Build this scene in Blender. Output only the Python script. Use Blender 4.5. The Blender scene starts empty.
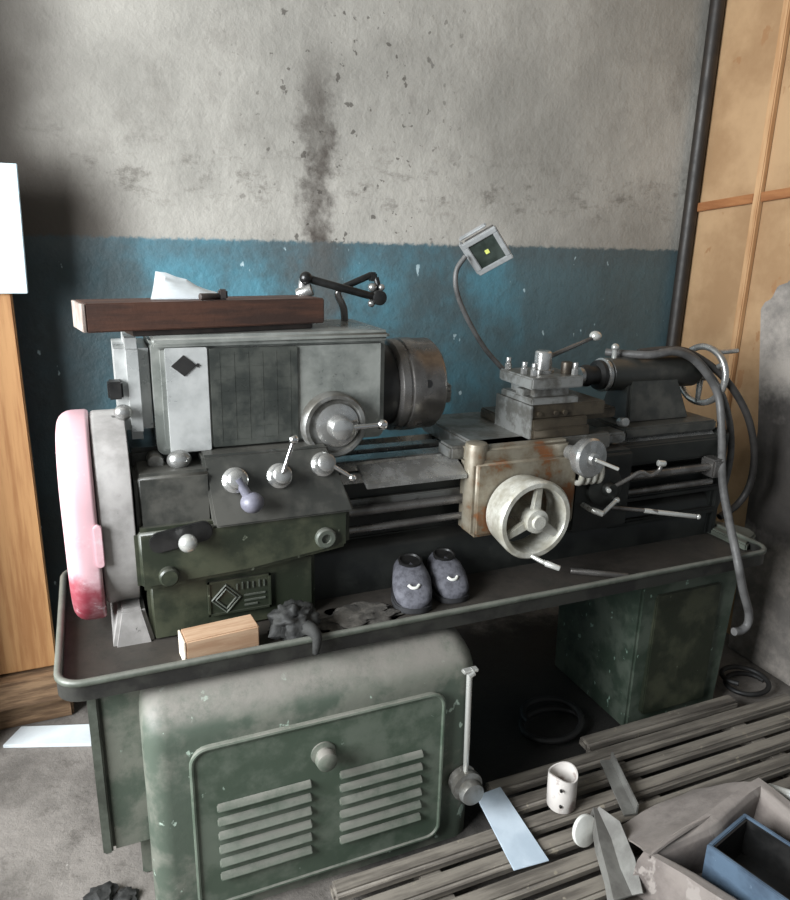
import bpy, bmesh, math, random
from mathutils import Vector, Matrix, Euler, noise as mnoise

random.seed(7)
S = bpy.context.scene
COL = S.collection
PI = math.pi
V = Vector

# ------------------------------------------------------------------ materials
def lin(c):
    out = []
    for v in c:
        v = v / 255.0
        out.append(v / 12.92 if v <= 0.04045 else ((v + 0.055) / 1.055) ** 2.4)
    return (out[0], out[1], out[2], 1.0)

class NT:
    """small wrapper that writes node trees"""
    def __init__(self, name):
        self.m = bpy.data.materials.new(name)
        self.m.use_nodes = True
        self.t = self.m.node_tree
        self.b = self.t.nodes['Principled BSDF']
        self.tc = self.n('ShaderNodeTexCoord')
        self.obj = self.tc.outputs['Object']
    def n(self, typ, **kw):
        nd = self.t.nodes.new(typ)
        for k, v in kw.items():
            setattr(nd, k, v)
        return nd
    def put(self, sock, v):
        if isinstance(v, bpy.types.NodeSocket):
            self.t.links.new(v, sock)
        else:
            sock.default_value = v
    def noise(self, scale, detail=5, rough=0.6, vec=None, dist=0.0, stretch=None):
        v = vec or self.obj
        if stretch:
            mp = self.n('ShaderNodeMapping')
            self.put(mp.inputs['Vector'], v)
            mp.inputs['Scale'].default_value = stretch
            v = mp.outputs[0]
        nd = self.n('ShaderNodeTexNoise')
        self.put(nd.inputs['Vector'], v)
        nd.inputs['Scale'].default_value = scale
        nd.inputs['Detail'].default_value = detail
        nd.inputs['Roughness'].default_value = rough
        nd.inputs['Distortion'].default_value = dist
        return nd.outputs['Fac']
    def ramp(self, f, lo, hi, a=0.0, b=1.0):
        nd = self.n('ShaderNodeMapRange', interpolation_type='SMOOTHSTEP')
        self.put(nd.inputs['Value'], f)
        nd.inputs['From Min'].default_value = lo
        nd.inputs['From Max'].default_value = hi
        nd.inputs['To Min'].default_value = a
        nd.inputs['To Max'].default_value = b
        return nd.outputs['Result']
    def math(self, op, a, b=0.0):
        nd = self.n('ShaderNodeMath', operation=op)
        self.put(nd.inputs[0], a)
        self.put(nd.inputs[1], b)
        return nd.outputs[0]
    def mix(self, f, a, b):
        nd = self.n('ShaderNodeMix', data_type='RGBA')
        self.put(nd.inputs[0], f)
        self.put(nd.inputs[6], a)
        self.put(nd.inputs[7], b)
        return nd.outputs[2]
    def xyz(self, v=None):
        nd = self.n('ShaderNodeSeparateXYZ')
        self.put(nd.inputs[0], v or self.obj)
        return nd.outputs
    def bump(self, h, strength=0.3, dist=0.01):
        nd = self.n('ShaderNodeBump')
        self.put(nd.inputs['Height'], h)
        nd.inputs['Strength'].default_value = strength
        nd.inputs['Distance'].default_value = dist
        self.t.links.new(nd.outputs[0], self.b.inputs['Normal'])
    def col(self, v):
        self.put(self.b.inputs['Base Color'], v)

def mat(name, c1, c2=None, scale=14.0, rough=0.6, metal=0.0, bump=0.15, lo=0.38, hi=0.64,
        chips=None, chip_scale=38.0, chip_at=0.66, dust=None, dust_amt=0.8, stretch=None, spec=0.5, rust=None, rust_at=0.6):
    k = NT(name)
    c1 = lin(c1)
    col = c1
    nz = k.noise(scale, 6, 0.62, stretch=stretch)
    if c2 is not None:
        col = k.mix(k.ramp(nz, lo, hi), c1, lin(c2))
    if rust is not None:
        col = k.mix(k.ramp(k.noise(9, 6, 0.7), rust_at, rust_at + 0.1), col, lin(rust))
    if chips is not None:
        col = k.mix(k.ramp(k.noise(chip_scale, 4, 0.55, stretch=(1, 1, 0.7)), chip_at, chip_at + 0.04), col, lin(chips))
    if dust is not None:
        g = k.n('ShaderNodeNewGeometry')
        z = k.xyz(g.outputs['Normal'])[2]
        up = k.ramp(z, 0.25, 0.75)
        f = k.math('MULTIPLY', up, k.ramp(k.noise(13, 8, 0.78), 0.32, 0.60, 0.30, dust_amt))
        col = k.mix(f, col, lin(dust))
    k.col(col)
    k.put(k.b.inputs['Roughness'], k.ramp(nz, 0.3, 0.7, max(rough - 0.08, 0.04), min(rough + 0.1, 1.0)))
    k.b.inputs['Metallic'].default_value = metal
    k.b.inputs['Specular IOR Level'].default_value = spec
    if bump:
        k.bump(k.noise(scale * 4, 5, 0.65), bump, 0.004)
    return k.m

DUST = (118, 115, 108)
M = {}
M['green'] = mat('worn_green_paint', (58, 70, 59), (84, 93, 82), 10, 0.5, lo=0.42, hi=0.6, chips=(140, 165, 150), chip_at=0.67, dust=(112, 109, 103), dust_amt=0.95)
M['green_dusty'] = mat('dusty_green_paint', (74, 84, 73), (108, 110, 100), 7, 0.65, chips=(160, 176, 162), chip_at=0.67, chip_scale=26, dust=(124, 120, 113), dust_amt=1.0, lo=0.42, hi=0.58, bump=0.3)
M['green_door'] = mat('scratched_green_door_paint', (70, 83, 70), (96, 105, 93), 8, 0.5, lo=0.42, hi=0.6, chips=(140, 156, 142), chip_at=0.71, dust=(128, 126, 118), dust_amt=0.9)
M['green_dark'] = mat('dark_oily_green_paint', (42, 47, 37), (66, 69, 54), 8, 0.4, lo=0.42, hi=0.62, chips=(110, 115, 100), chip_at=0.70, dust=(76, 75, 69), dust_amt=0.6)
M['green_black'] = mat('blackened_green_paint', (18, 20, 19), (34, 36, 33), 9, 0.5, dust=(48, 46, 43), dust_amt=0.6)
M['grey_paint'] = mat('scuffed_grey_machine_paint', (100, 103, 99), (134, 136, 131), 6, 0.3, lo=0.4, hi=0.62, dust=(112, 111, 106), dust_amt=0.7, chips=(80, 80, 76), chip_at=0.71)
M['grey_dark'] = mat('oily_dark_grey_paint', (48, 49, 46), (76, 75, 70), 8, 0.4, lo=0.42, hi=0.62, dust=(76, 74, 69), dust_amt=0.6)
M['grey_cover'] = mat('dusty_grey_cover_paint', (134, 131, 128), (168, 164, 161), 7, 0.5, chips=(84, 82, 80), chip_at=0.66)
M['grey_light'] = mat('bright_plate_aluminium', (168, 170, 168), (196, 197, 195), 9, 0.3, metal=0.35, bump=0.05)
M['plate_dark'] = mat('etched_dark_table_plate', (58, 61, 58), (80, 82, 77), 16, 0.35, metal=0.3, bump=0.1)
M['steel'] = mat('ground_steel', (186, 186, 184), (150, 149, 146), 20, 0.25, metal=0.75, bump=0.06, stretch=(1, 1, 1))
M['steel_dark'] = mat('dull_dark_steel', (128, 125, 122), (98, 95, 92), 14, 0.3, metal=0.7, bump=0.08)
M['steel_dull'] = mat('dusty_machined_steel', (140, 140, 137), (96, 94, 89), 14, 0.36, metal=0.5, bump=0.1, lo=0.42, hi=0.6, dust=(92, 88, 80), dust_amt=0.6)
M['chrome'] = mat('polished_chrome', (225, 225, 225), None, 10, 0.12, metal=1.0, bump=0.0)
M['white_ball'] = mat('shiny_pale_ball', (205, 205, 200), None, 10, 0.2, metal=0.6, bump=0.0)
M['plastic_purple'] = mat('grey_violet_plastic', (92, 92, 102), (112, 111, 122), 20, 0.35, bump=0.02)
M['black'] = mat('black_oily_metal', (22, 22, 22), (36, 35, 34), 12, 0.4, bump=0.08)
M['rubber'] = mat('black_rubber', (26, 26, 26), (40, 39, 38), 12, 0.6, bump=0.05)
M['rust'] = mat('rusty_worn_casting', (136, 130, 116), (98, 82, 62), 9, 0.42, metal=0.25, bump=0.2, rust=(116, 72, 40), rust_at=0.53, dust=(118, 110, 96), dust_amt=0.5)
M['brown_steel'] = mat('oil_browned_steel', (84, 76, 64), (58, 52, 45), 16, 0.38, metal=0.55, bump=0.12, rust=(110, 90, 60), rust_at=0.62)
M['cream'] = mat('cream_worn_enamel', (204, 203, 194), (158, 154, 140), 14, 0.3, metal=0.25, bump=0.1, rust=(128, 110, 80), rust_at=0.62)
M['hose'] = mat('grey_rubber_hose', (96, 95, 94), (72, 71, 70), 20, 0.5, bump=0.05)
M['dark_hose'] = mat('dark_rubber_hose', (58, 55, 53), (44, 42, 40), 20, 0.55, bump=0.05)
M['tray'] = mat('dirty_sheet_metal_tray', (52, 52, 48), (34, 33, 31), 9, 0.55, metal=0.2, bump=0.25, dust=(66, 61, 56), dust_amt=0.95, lo=0.42, hi=0.58)
M['rim'] = mat('worn_green_grey_rim', (92, 97, 88), (66, 70, 62), 12, 0.45, metal=0.1, bump=0.1, dust=(120, 119, 112), dust_amt=0.6)
M['beam'] = mat('dark_stained_beam', (84, 56, 44), (58, 40, 33), 9, 0.6, bump=0.25, stretch=(0.5, 5, 5), chips=(116, 78, 58), chip_at=0.7, chip_scale=20)
M['beam_end'] = mat('raw_sawn_beam_end', (150, 138, 130), (122, 108, 100), 20, 0.75, bump=0.25)
M['pale_wood'] = mat('pale_planed_wood', (190, 160, 132), (166, 132, 104), 8, 0.6, bump=0.12, stretch=(0.6, 6, 6))
M['pale_wood_end'] = mat('sunlit_pale_wood_end', (222, 212, 196), (205, 192, 174), 20, 0.7, bump=0.1)  # lit copy of the pale wood: light put into the end colour
M['board'] = mat('orange_brown_plank', (180, 136, 90), (154, 108, 66), 5, 0.6, bump=0.12, stretch=(8, 8, 0.5), chips=(140, 92, 52), chip_at=0.68, chip_scale=6)
M['batten'] = mat('pine_batten', (190, 152, 112), (170, 128, 88), 6, 0.65, bump=0.12, stretch=(6, 6, 0.7))
M['batten_brown'] = mat('brown_batten', (158, 106, 64), (136, 86, 48), 6, 0.65, bump=0.12, stretch=(5, 0.7, 5))
M['ply'] = mat('stained_plywood', (176, 144, 108), (152, 120, 86), 2.6, 0.7, bump=0.06, chips=(150, 112, 76), chip_at=0.66, chip_scale=9)
M['old_wood'] = mat('weathered_wood', (140, 112, 84), (94, 72, 52), 9, 0.8, bump=0.3, stretch=(0.7, 6, 6))
M['slat'] = mat('grimy_grey_slat', (128, 121, 111), (86, 80, 73), 7, 0.72, bump=0.35, stretch=(0.5, 5, 5), chips=(138, 130, 116), chip_at=0.66, chip_scale=24)
M['paper'] = mat('white_paper', (214, 220, 222), (196, 202, 206), 5, 0.7, bump=0.03)
M['sheet'] = mat('pale_blue_white_sheet', (208, 226, 232), (194, 214, 222), 4, 0.5, bump=0.02)
M['white_plastic'] = mat('white_plastic', (214, 214, 208), (190, 189, 182), 12, 0.35, bump=0.04)
M['plate_blue'] = mat('blue_white_plate', (200, 212, 222), (176, 190, 202), 6, 0.35, bump=0.03)
M['mug'] = mat('white_chipped_enamel', (206, 200, 194), (160, 146, 140), 16, 0.4, bump=0.1, lo=0.5, hi=0.62)
M['scrap'] = mat('dull_grey_sheet_steel', (140, 139, 134), (108, 106, 102), 9, 0.42, metal=0.25, bump=0.1)
M['carton'] = mat('dusty_brown_grey_carton', (130, 121, 115), (98, 90, 86), 6, 0.85, bump=0.35, chips=(146, 138, 132), chip_at=0.6, chip_scale=14, dust=(142, 134, 128), dust_amt=0.9)
M['blue'] = mat('faded_blue_metal', (88, 106, 124), (66, 80, 96), 10, 0.45, bump=0.12, chips=(120, 136, 150), chip_at=0.68)
M['shoe'] = mat('grey_violet_knit', (92, 92, 99), (66, 66, 72), 45, 0.8, bump=0.4)
M['sole'] = mat('dark_shoe_sole', (48, 48, 50), (34, 34, 36), 20, 0.7, bump=0.1)
M['rag'] = mat('black_oily_rag', (28, 28, 27), (48, 48, 46), 18, 0.75, bump=0.5)
M['dirt'] = mat('grey_dirt', (92, 88, 82), (62, 59, 55), 30, 0.9, bump=0.5)
M['tool'] = mat('dark_brown_tool', (58, 50, 46), (40, 36, 34), 18, 0.5, bump=0.1)
M['glass'] = mat('lamp_lens', (34, 42, 38), (56, 64, 60), 12, 0.08, bump=0.0)
M['led'] = mat('yellow_led_chip', (200, 205, 110), None, 10, 0.4, bump=0.0)
M['lamp_grey'] = mat('light_grey_lamp_housing', (166, 168, 168), (140, 142, 142), 14, 0.4, metal=0.3, bump=0.05)

def pink_mat():
    k = NT('faded_red_cover_paint')
    z = k.xyz()[2]
    w = k.math('ADD', z, k.ramp(k.noise(9, 5, 0.6), 0.3, 0.7, -0.09, 0.09))
    col = k.mix(k.ramp(w, 0.70, 0.88), lin((142, 58, 70)), lin((204, 166, 172)))
    col = k.mix(k.ramp(k.noise(26, 5, 0.7), 0.56, 0.72), col, lin((206, 182, 186)))
    k.col(col)
    k.b.inputs['Roughness'].default_value = 0.38
    k.bump(k.noise(30, 4), 0.12, 0.004)
    return k.m
M['pink'] = pink_mat()

def wall_mat():
    k = NT('stained_plaster_over_blue_dado')
    x, y, z = k.xyz()
    big = k.noise(1.3, 6, 0.65)
    mid = k.noise(6, 7, 0.7)
    fine = k.noise(40, 5, 0.7)
    up = k.mix(k.ramp(big, 0.32, 0.68), lin((142, 139, 132)), lin((176, 172, 164)))
    up = k.mix(k.ramp(mid, 0.5, 0.78, 0, 0.45), up, lin((112, 107, 100)))
    # band of grime just above the dado line
    band = k.math('MULTIPLY', k.ramp(z, 1.60, 1.70, 0.0, 1.0), k.ramp(z, 1.72, 1.95, 1.0, 0.0))
    spot = k.ramp(k.noise(11, 7, 0.75, stretch=(0.8, 1, 1.4)), 0.5, 0.68, 0, 0.6)
    up = k.mix(k.math('MULTIPLY', band, spot), up, lin((84, 78, 70)))
    # soot streak
    xs = k.math('ADD', x, k.ramp(k.noise(7, 5, 0.7), 0.2, 0.8, -0.05, 0.05))
    dx = k.math('ABSOLUTE', k.math('SUBTRACT', xs, 0.742))
    streak = k.ramp(dx, 0.015, 0.085, 1.0, 0.0)
    streak = k.math('MULTIPLY', streak, k.ramp(z, 1.88, 2.18, 1.0, 0.12))
    streak = k.math('MULTIPLY', streak, k.ramp(mid, 0.25, 0.6, 0.35, 0.95))
    up = k.mix(streak, up, lin((62, 54, 48)))
    # specks around the streak
    near = k.ramp(k.math('ABSOLUTE', k.math('SUBTRACT', x, 0.85)), 0.15, 0.6, 1.0, 0.0)
    sp = k.math('MULTIPLY', near, k.ramp(k.noise(34, 3, 0.5), 0.66, 0.70, 0, 0.7))
    up = k.mix(sp, up, lin((60, 54, 48)))
    # soft shadow in the left corner, painted into the plaster tone
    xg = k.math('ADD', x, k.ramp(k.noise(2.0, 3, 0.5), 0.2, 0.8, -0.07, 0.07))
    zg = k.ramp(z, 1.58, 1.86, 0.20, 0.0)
    corner_shade = k.ramp(k.math('SUBTRACT', xg, zg), -0.17, 0.10, 0.92, 0.0)
    up = k.mix(corner_shade, up, lin((70, 64, 58)))
    # dado
    lo = k.mix(k.ramp(k.noise(2.2, 6, 0.65), 0.34, 0.62), lin((74, 90, 94)), lin((82, 134, 150)))
    right = k.ramp(k.math('ADD', x, k.ramp(k.noise(3, 5, 0.6), 0.2, 0.8, -0.4, 0.4)), 0.95, 1.6, 0.0, 0.85)
    lo = k.mix(right, lo, lin((80, 95, 98)))
    left = k.ramp(x, -0.05, 0.26, 0.85, 0.0)  # shadow on the dado's left end, painted into the blue
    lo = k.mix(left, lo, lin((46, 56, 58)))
    lo = k.mix(k.ramp(mid, 0.52, 0.75, 0, 0.6), lo, lin((66, 84, 88)))
    topb = k.ramp(z, 1.44, 1.52, 0.0, 0.6)
    lo = k.mix(k.math('MULTIPLY', topb, k.ramp(mid, 0.3, 0.6, 0.3, 1.0)), lo, lin((78, 86, 88)))
    st2 = k.math('MULTIPLY', k.ramp(dx, 0.02, 0.15, 0.85, 0.0), k.ramp(mid, 0.25, 0.6, 0.4, 1.0))
    lo = k.mix(st2, lo, lin((84, 84, 82)))
    lo = k.mix(k.ramp(k.noise(22, 3, 0.5, stretch=(1.4, 1, 0.7)), 0.70, 0.73), lo, lin((168, 190, 196)))
    edge = k.math('ADD', z, k.ramp(fine, 0.2, 0.8, -0.008, 0.008))
    f = k.ramp(edge, 1.538, 1.552)
    k.col(k.mix(f, lo, up))
    k.put(k.b.inputs['Roughness'], k.ramp(f, 0, 1, 0.55, 0.9))
    h = k.math('ADD', k.math('MULTIPLY', big, 2.0), k.math('ADD', mid, k.math('MULTIPLY', fine, 0.3)))
    k.bump(h, 0.35, 0.02)
    return k.m
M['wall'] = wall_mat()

def floor_mat():
    k = NT('dirty_concrete')
    a = k.noise(2.2, 7, 0.7)
    b = k.noise(14, 7, 0.75)
    c = k.noise(60, 4, 0.7)
    col = k.mix(k.ramp(a, 0.35, 0.62), lin((90, 85, 80)), lin((126, 120, 114)))
    col = k.mix(k.ramp(b, 0.5, 0.72, 0, 0.7), col, lin((74, 69, 64)))
    col = k.mix(k.ramp(c, 0.66, 0.72, 0, 0.6), col, lin((170, 166, 160)))
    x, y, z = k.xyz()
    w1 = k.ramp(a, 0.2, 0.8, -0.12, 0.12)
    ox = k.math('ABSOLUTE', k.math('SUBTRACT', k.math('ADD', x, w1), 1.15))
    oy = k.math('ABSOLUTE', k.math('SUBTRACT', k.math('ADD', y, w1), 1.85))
    lathe_shade = k.math('MULTIPLY', k.ramp(ox, 0.58, 0.78, 0.92, 0.0), k.ramp(oy, 0.40, 0.60, 1.0, 0.0))  # shade under the lathe, painted into the concrete colour
    col = k.mix(lathe_shade, col, lin((30, 28, 26)))
    k.col(col)
    k.b.inputs['Roughness'].default_value = 0.9
    k.bump(k.math('ADD', b, k.math('MULTIPLY', c, 0.5)), 0.5, 0.012)
    return k.m
M['floor'] = floor_mat()

def slab_mat():
    k = NT('shade_banded_weathered_panel')
    x, y, z = k.xyz()
    a = k.noise(5, 7, 0.7)
    col = k.mix(k.ramp(a, 0.35, 0.65), lin((112, 107, 102)), lin((160, 152, 144)))
    zz = k.math('ADD', z, k.ramp(k.noise(3, 5, 0.7), 0.2, 0.8, -0.14, 0.14))
    shade_band = k.math('MULTIPLY', k.ramp(zz, 0.38, 0.52), k.ramp(zz, 0.98, 1.12, 1.0, 0.0))  # shade at mid height, painted on the panel as a dark band
    col = k.mix(k.math('MULTIPLY', shade_band, 0.85), col, lin((44, 40, 38)))
    k.col(col)
    k.b.inputs['Roughness'].default_value = 0.85
    k.bump(k.noise(24, 6, 0.7), 0.5, 0.01)
    return k.m
M['slab'] = slab_mat()
M['ceiling'] = mat('ceiling_plaster', (150, 148, 142), (130, 127, 120), 3, 0.9, bump=0.1)
M['plaster'] = mat('side_wall_plaster', (148, 146, 140), (126, 122, 114), 3, 0.9, bump=0.2)
M['pipe'] = mat('dark_brown_pipe_paint', (46, 40, 35), (34, 30, 27), 10, 0.5, bump=0.1)
M['frame_white'] = mat('white_window_paint', (190, 190, 184), (170, 168, 160), 8, 0.5, bump=0.05)

# ------------------------------------------------------------------ mesh builder
def cat_rom(pts, n=6):
    pts = [V(p) for p in pts]
    if len(pts) < 3:
        return pts
    out = []
    P = [pts[0] * 2 - pts[1]] + pts + [pts[-1] * 2 - pts[-2]]
    for i in range(1, len(P) - 2):
        for j in range(n):
            t = j / n
            a, b, c, d = P[i - 1], P[i], P[i + 1], P[i + 2]
            out.append(0.5 * ((2 * b) + (c - a) * t + (2 * a - 5 * b + 4 * c - d) * t * t + (3 * b - a - 3 * c + d) * t ** 3))
    out.append(pts[-1])
    return out

def frame(d):
    d = V(d).normalized()
    u = d.orthogonal().normalized()
    return u, d.cross(u), d

def rrect(x0, x1, y0, y1, r, n=5):
    pts = []
    for cx, cy, a in ((x1 - r, y1 - r, 0), (x0 + r, y1 - r, 90), (x0 + r, y0 + r, 180), (x1 - r, y0 + r, 270)):
        for i in range(n + 1):
            t = math.radians(a + 90 * i / n)
            pts.append((cx + r * math.cos(t), cy + r * math.sin(t)))
    return pts

class MB:
    def __init__(self):
        self.bm = bmesh.new()
    def merge(self, tb, M4=None):
        if M4 is not None:
            bmesh.ops.transform(tb, matrix=M4, verts=tb.verts)
        me = bpy.data.meshes.new('tmp')
        tb.to_mesh(me)
        tb.free()
        self.bm.from_mesh(me)
        bpy.data.meshes.remove(me)
        return self
    def _bev(self, tb, bev, seg):
        if bev > 0:
            es = [e for e in tb.edges if len(e.link_faces) == 2 and e.calc_face_angle(0) > 0.5]
            bmesh.ops.bevel(tb, geom=es, offset=bev, segments=seg, affect='EDGES', clamp_overlap=True)
    def box(self, x0, x1, y0, y1, z0, z1, bev=0.0, seg=2, M4=None):
        tb = bmesh.new()
        bmesh.ops.create_cube(tb, size=1)
        for v in tb.verts:
            v.co = V((x0 + (v.co.x + .5) * (x1 - x0), y0 + (v.co.y + .5) * (y1 - y0), z0 + (v.co.z + .5) * (z1 - z0)))
        self._bev(tb, bev, seg)
        return self.merge(tb, M4)
    def prism(self, pts, axis, a0, a1, bev=0.0, seg=2, M4=None):
        tb = bmesh.new()
        def mk(p, a):
            if axis == 'x': return V((a, p[0], p[1]))
            if axis == 'y': return V((p[0], a, p[1]))
            return V((p[0], p[1], a))
        A = [tb.verts.new(mk(p, a0)) for p in pts]
        B = [tb.verts.new(mk(p, a1)) for p in pts]
        n = len(pts)
        tb.faces.new(A); tb.faces.new(list(reversed(B)))
        for i in range(n):
            tb.faces.new((A[i], B[i], B[(i + 1) % n], A[(i + 1) % n]))
        bmesh.ops.recalc_face_normals(tb, faces=tb.faces)
        self._bev(tb, bev, seg)
        return self.merge(tb, M4)
    def hexa(self, bottom, top, bev=0.0, seg=2):
        tb = bmesh.new()
        A = [tb.verts.new(V(p)) for p in bottom]
        B = [tb.verts.new(V(p)) for p in top]
        n = len(A)
        tb.faces.new(A); tb.faces.new(list(reversed(B)))
        for i in range(n):
            tb.faces.new((A[i], B[i], B[(i + 1) % n], A[(i + 1) % n]))
        bmesh.ops.recalc_face_normals(tb, faces=tb.faces)
        self._bev(tb, bev, seg)
        return self.merge(tb)
    def lathe(self, p, d, prof, seg=32, closed=False):
        """prof: list of (t, r) along direction d from p"""
        u, w, d = frame(d)
        p = V(p)
        tb = bmesh.new()
        rings = []
        for t, r in prof:
            if r < 1e-6:
                rings.append([tb.verts.new(p + d * t)])
            else:
                rings.append([tb.verts.new(p + d * t + (u * math.cos(2 * PI * i / seg) + w * math.sin(2 * PI * i / seg)) * r) for i in range(seg)])
        R = rings + ([rings[0]] if closed else [])
        for a, b in zip(R[:-1], R[1:]):
            for i in range(seg):
                j = (i + 1) % seg
                if len(a) == 1 and len(b) == 1: continue
                if len(a) == 1: tb.faces.new((a[0], b[i], b[j]))
                elif len(b) == 1: tb.faces.new((a[i], b[0], a[j]))
                else: tb.faces.new((a[i], b[i], b[j], a[j]))
        if not closed:
            for ring in (rings[0], rings[-1]):
                if len(ring) > 2: tb.faces.new(ring)
        bmesh.ops.recalc_face_normals(tb, faces=tb.faces)
        return self.merge(tb)
    def cyl(self, p0, p1, r0, r1=None, seg=24, bev=0.0):
        p0, p1 = V(p0), V(p1)
        r1 = r0 if r1 is None else r1
        L = (p1 - p0).length
        b = min(bev, L * .45, r0 * .9, r1 * .9)
        prof = [(0, r0), (L, r1)] if b <= 0 else [(0, r0 - b), (b * .3, r0 - b * .3), (b, r0), (L - b, r1), (L - b * .3, r1 - b * .3), (L, r1 - b)]
        return self.lathe(p0, p1 - p0, prof, seg)
    def sphere(self, c, r, sc=(1, 1, 1), seg=20):
        tb = bmesh.new()
        bmesh.ops.create_uvsphere(tb, u_segments=seg, v_segments=seg // 2 + 2, radius=r)
        return self.merge(tb, Matrix.Translation(c) @ Matrix.Diagonal((*sc, 1)))
    def tube(self, pts, r, seg=12, n=6, smooth=True):
        P = cat_rom(pts, n) if smooth else [V(p) for p in pts]
        rr = r if callable(r) else (lambda t: r)
        tb = bmesh.new()
        rings = []
        u = None
        for i, p in enumerate(P):
            d = (P[min(i + 1, len(P) - 1)] - P[max(i - 1, 0)]).normalized()
            if u is None: u = d.orthogonal().normalized()
            u = (u - d * u.dot(d)).normalized()
            w = d.cross(u)
            q = rr(i / (len(P) - 1))
            rings.append([tb.verts.new(p + (u * math.cos(2 * PI * k / seg) + w * math.sin(2 * PI * k / seg)) * q) for k in range(seg)])
        for a, b in zip(rings[:-1], rings[1:]):
            for i in range(seg):
                j = (i + 1) % seg
                tb.faces.new((a[i], a[j], b[j], b[i]))
        tb.faces.new(rings[0]); tb.faces.new(rings[-1])
        bmesh.ops.recalc_face_normals(tb, faces=tb.faces)
        return self.merge(tb)
    def torus(self, c, d, R, r, seg=40, sseg=12, a0=0.0, a1=2 * PI):
        u, w, d = frame(d)
        c = V(c)
        full = abs(a1 - a0 - 2 * PI) < 1e-6
        prof = []
        tb = bmesh.new()
        rings = []
        N = seg if full else seg + 1
        for i in range(N):
            a = a0 + (a1 - a0) * i / seg
            e = u * math.cos(a) + w * math.sin(a)
            rings.append([tb.verts.new(c + e * (R + r * math.cos(2 * PI * k / sseg)) + d * (r * math.sin(2 * PI * k / sseg))) for k in range(sseg)])
        RR = rings + ([rings[0]] if full else [])
        for a, b in zip(RR[:-1], RR[1:]):
            for k in range(sseg):
                l = (k + 1) % sseg
                tb.faces.new((a[k], b[k], b[l], a[l]))
        if not full:
            tb.faces.new(rings[0]); tb.faces.new(rings[-1])
        bmesh.ops.recalc_face_normals(tb, faces=tb.faces)
        return self.merge(tb)
    def sheet(self, grid, th):
        """thick surface from a grid of points"""
        tb = bmesh.new()
        G = [[tb.verts.new(V(p)) for p in row] for row in grid]
        fs = []
        for i in range(len(G) - 1):
            for j in range(len(G[0]) - 1):
                fs.append(tb.faces.new((G[i][j], G[i + 1][j], G[i + 1][j + 1], G[i][j + 1])))
        bmesh.ops.recalc_face_normals(tb, faces=tb.faces)
        bmesh.ops.solidify(tb, geom=tb.faces[:], thickness=th)
        bmesh.ops.recalc_face_normals(tb, faces=tb.faces)
        return self.merge(tb)
    def wobble(self, amp, scale, seed=0):
        for v in self.bm.verts:
            n = mnoise.noise_vector(v.co * scale + V((seed, seed * 2.3, 0)))
            v.co += n * amp
        return self
    def build(self, name, m, parent=None, ang=40):
        me = bpy.data.meshes.new(name)
        off = WORLD.get(parent.name, V((0, 0, 0))) if parent else V((0, 0, 0))
        if off.length: bmesh.ops.translate(self.bm, vec=-off, verts=self.bm.verts)
        self.bm.to_mesh(me)
        self.bm.free()
        for p in me.polygons: p.use_smooth = True
        me.set_sharp_from_angle(angle=math.radians(ang))
        ms = m if isinstance(m, (list, tuple)) else [m]
        for x in ms: me.materials.append(M[x])
        o = bpy.data.objects.new(name, me)
        COL.objects.link(o)
        if parent:
            o.parent = parent
            WORLD[o.name] = off.copy()
        return o

WORLD = {}
def tag(o, label, cat, group=None, kind=None):
    o['label'] = label
    o['category'] = cat
    if group: o['group'] = group
    if kind: o['kind'] = kind
    return o
def thing(name, loc, label, cat, group=None, local=False, rot=(0, 0, 0)):
    """Empty at the base of a thing; local=True: parts are written in its own frame, else in world coordinates"""
    o = bpy.data.objects.new(name, None)
    COL.objects.link(o)
    o.location = loc
    o.rotation_euler = rot
    WORLD[o.name] = V((0, 0, 0)) if local else V(loc)
    o.empty_display_size = 0.05
    return tag(o, label, cat, group)
def solo(mb, name, m, base, label, cat, group=None, ang=40, rot=None):
    """a thing that is one mesh, with its origin at base"""
    bmesh.ops.translate(mb.bm, vec=-V(base), verts=mb.bm.verts)
    o = mb.build(name, m, None, ang)
    o.location = base
    if rot: o.rotation_euler = rot
    return tag(o, label, cat, group)
def struct(mb, name, m, label=None):
    o = mb.build(name, m)
    o['kind'] = 'structure'
    if label: o['label'] = label
    return o

# ------------------------------------------------------------------ the room
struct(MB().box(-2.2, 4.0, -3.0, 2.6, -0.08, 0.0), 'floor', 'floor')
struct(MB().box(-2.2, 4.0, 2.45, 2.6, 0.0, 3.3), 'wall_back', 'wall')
struct(MB().box(-2.2, 4.0, -1.6, 2.6, 3.3, 3.4), 'ceiling', 'ceiling')
# left wall with a window, and an unseen pier added to shade the back wall
wl = MB()
wl.box(-2.2, -2.0, -3.0, -0.15, 0.0, 3.3).box(-2.2, -2.0, 1.65, 2.45, 0.0, 3.3)
wl.box(-2.2, -2.0, -0.15, 1.65, 0.0, 0.95).box(-2.2, -2.0, -0.15, 1.65, 2.75, 3.3)
struct(wl, 'wall_left', 'plaster')
struct(MB().box(-2.0, -0.47, 2.12, 2.45, 0.0, 3.3, 0.01), 'added_shade_pier', 'plaster')  # out of view, added to cast a shadow on the wall
w = MB()
for y in (0.15, 0.75, 1.35, 1.91): w.box(-2.12, -2.06, y - 0.3, y - 0.26, 0.95, 2.75)
for z in (0.95, 2.15, 2.71): w.box(-2.12, -2.06, -0.15, 1.65, z, z + 0.04)
struct(w, 'window_1', 'frame_white')
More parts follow.
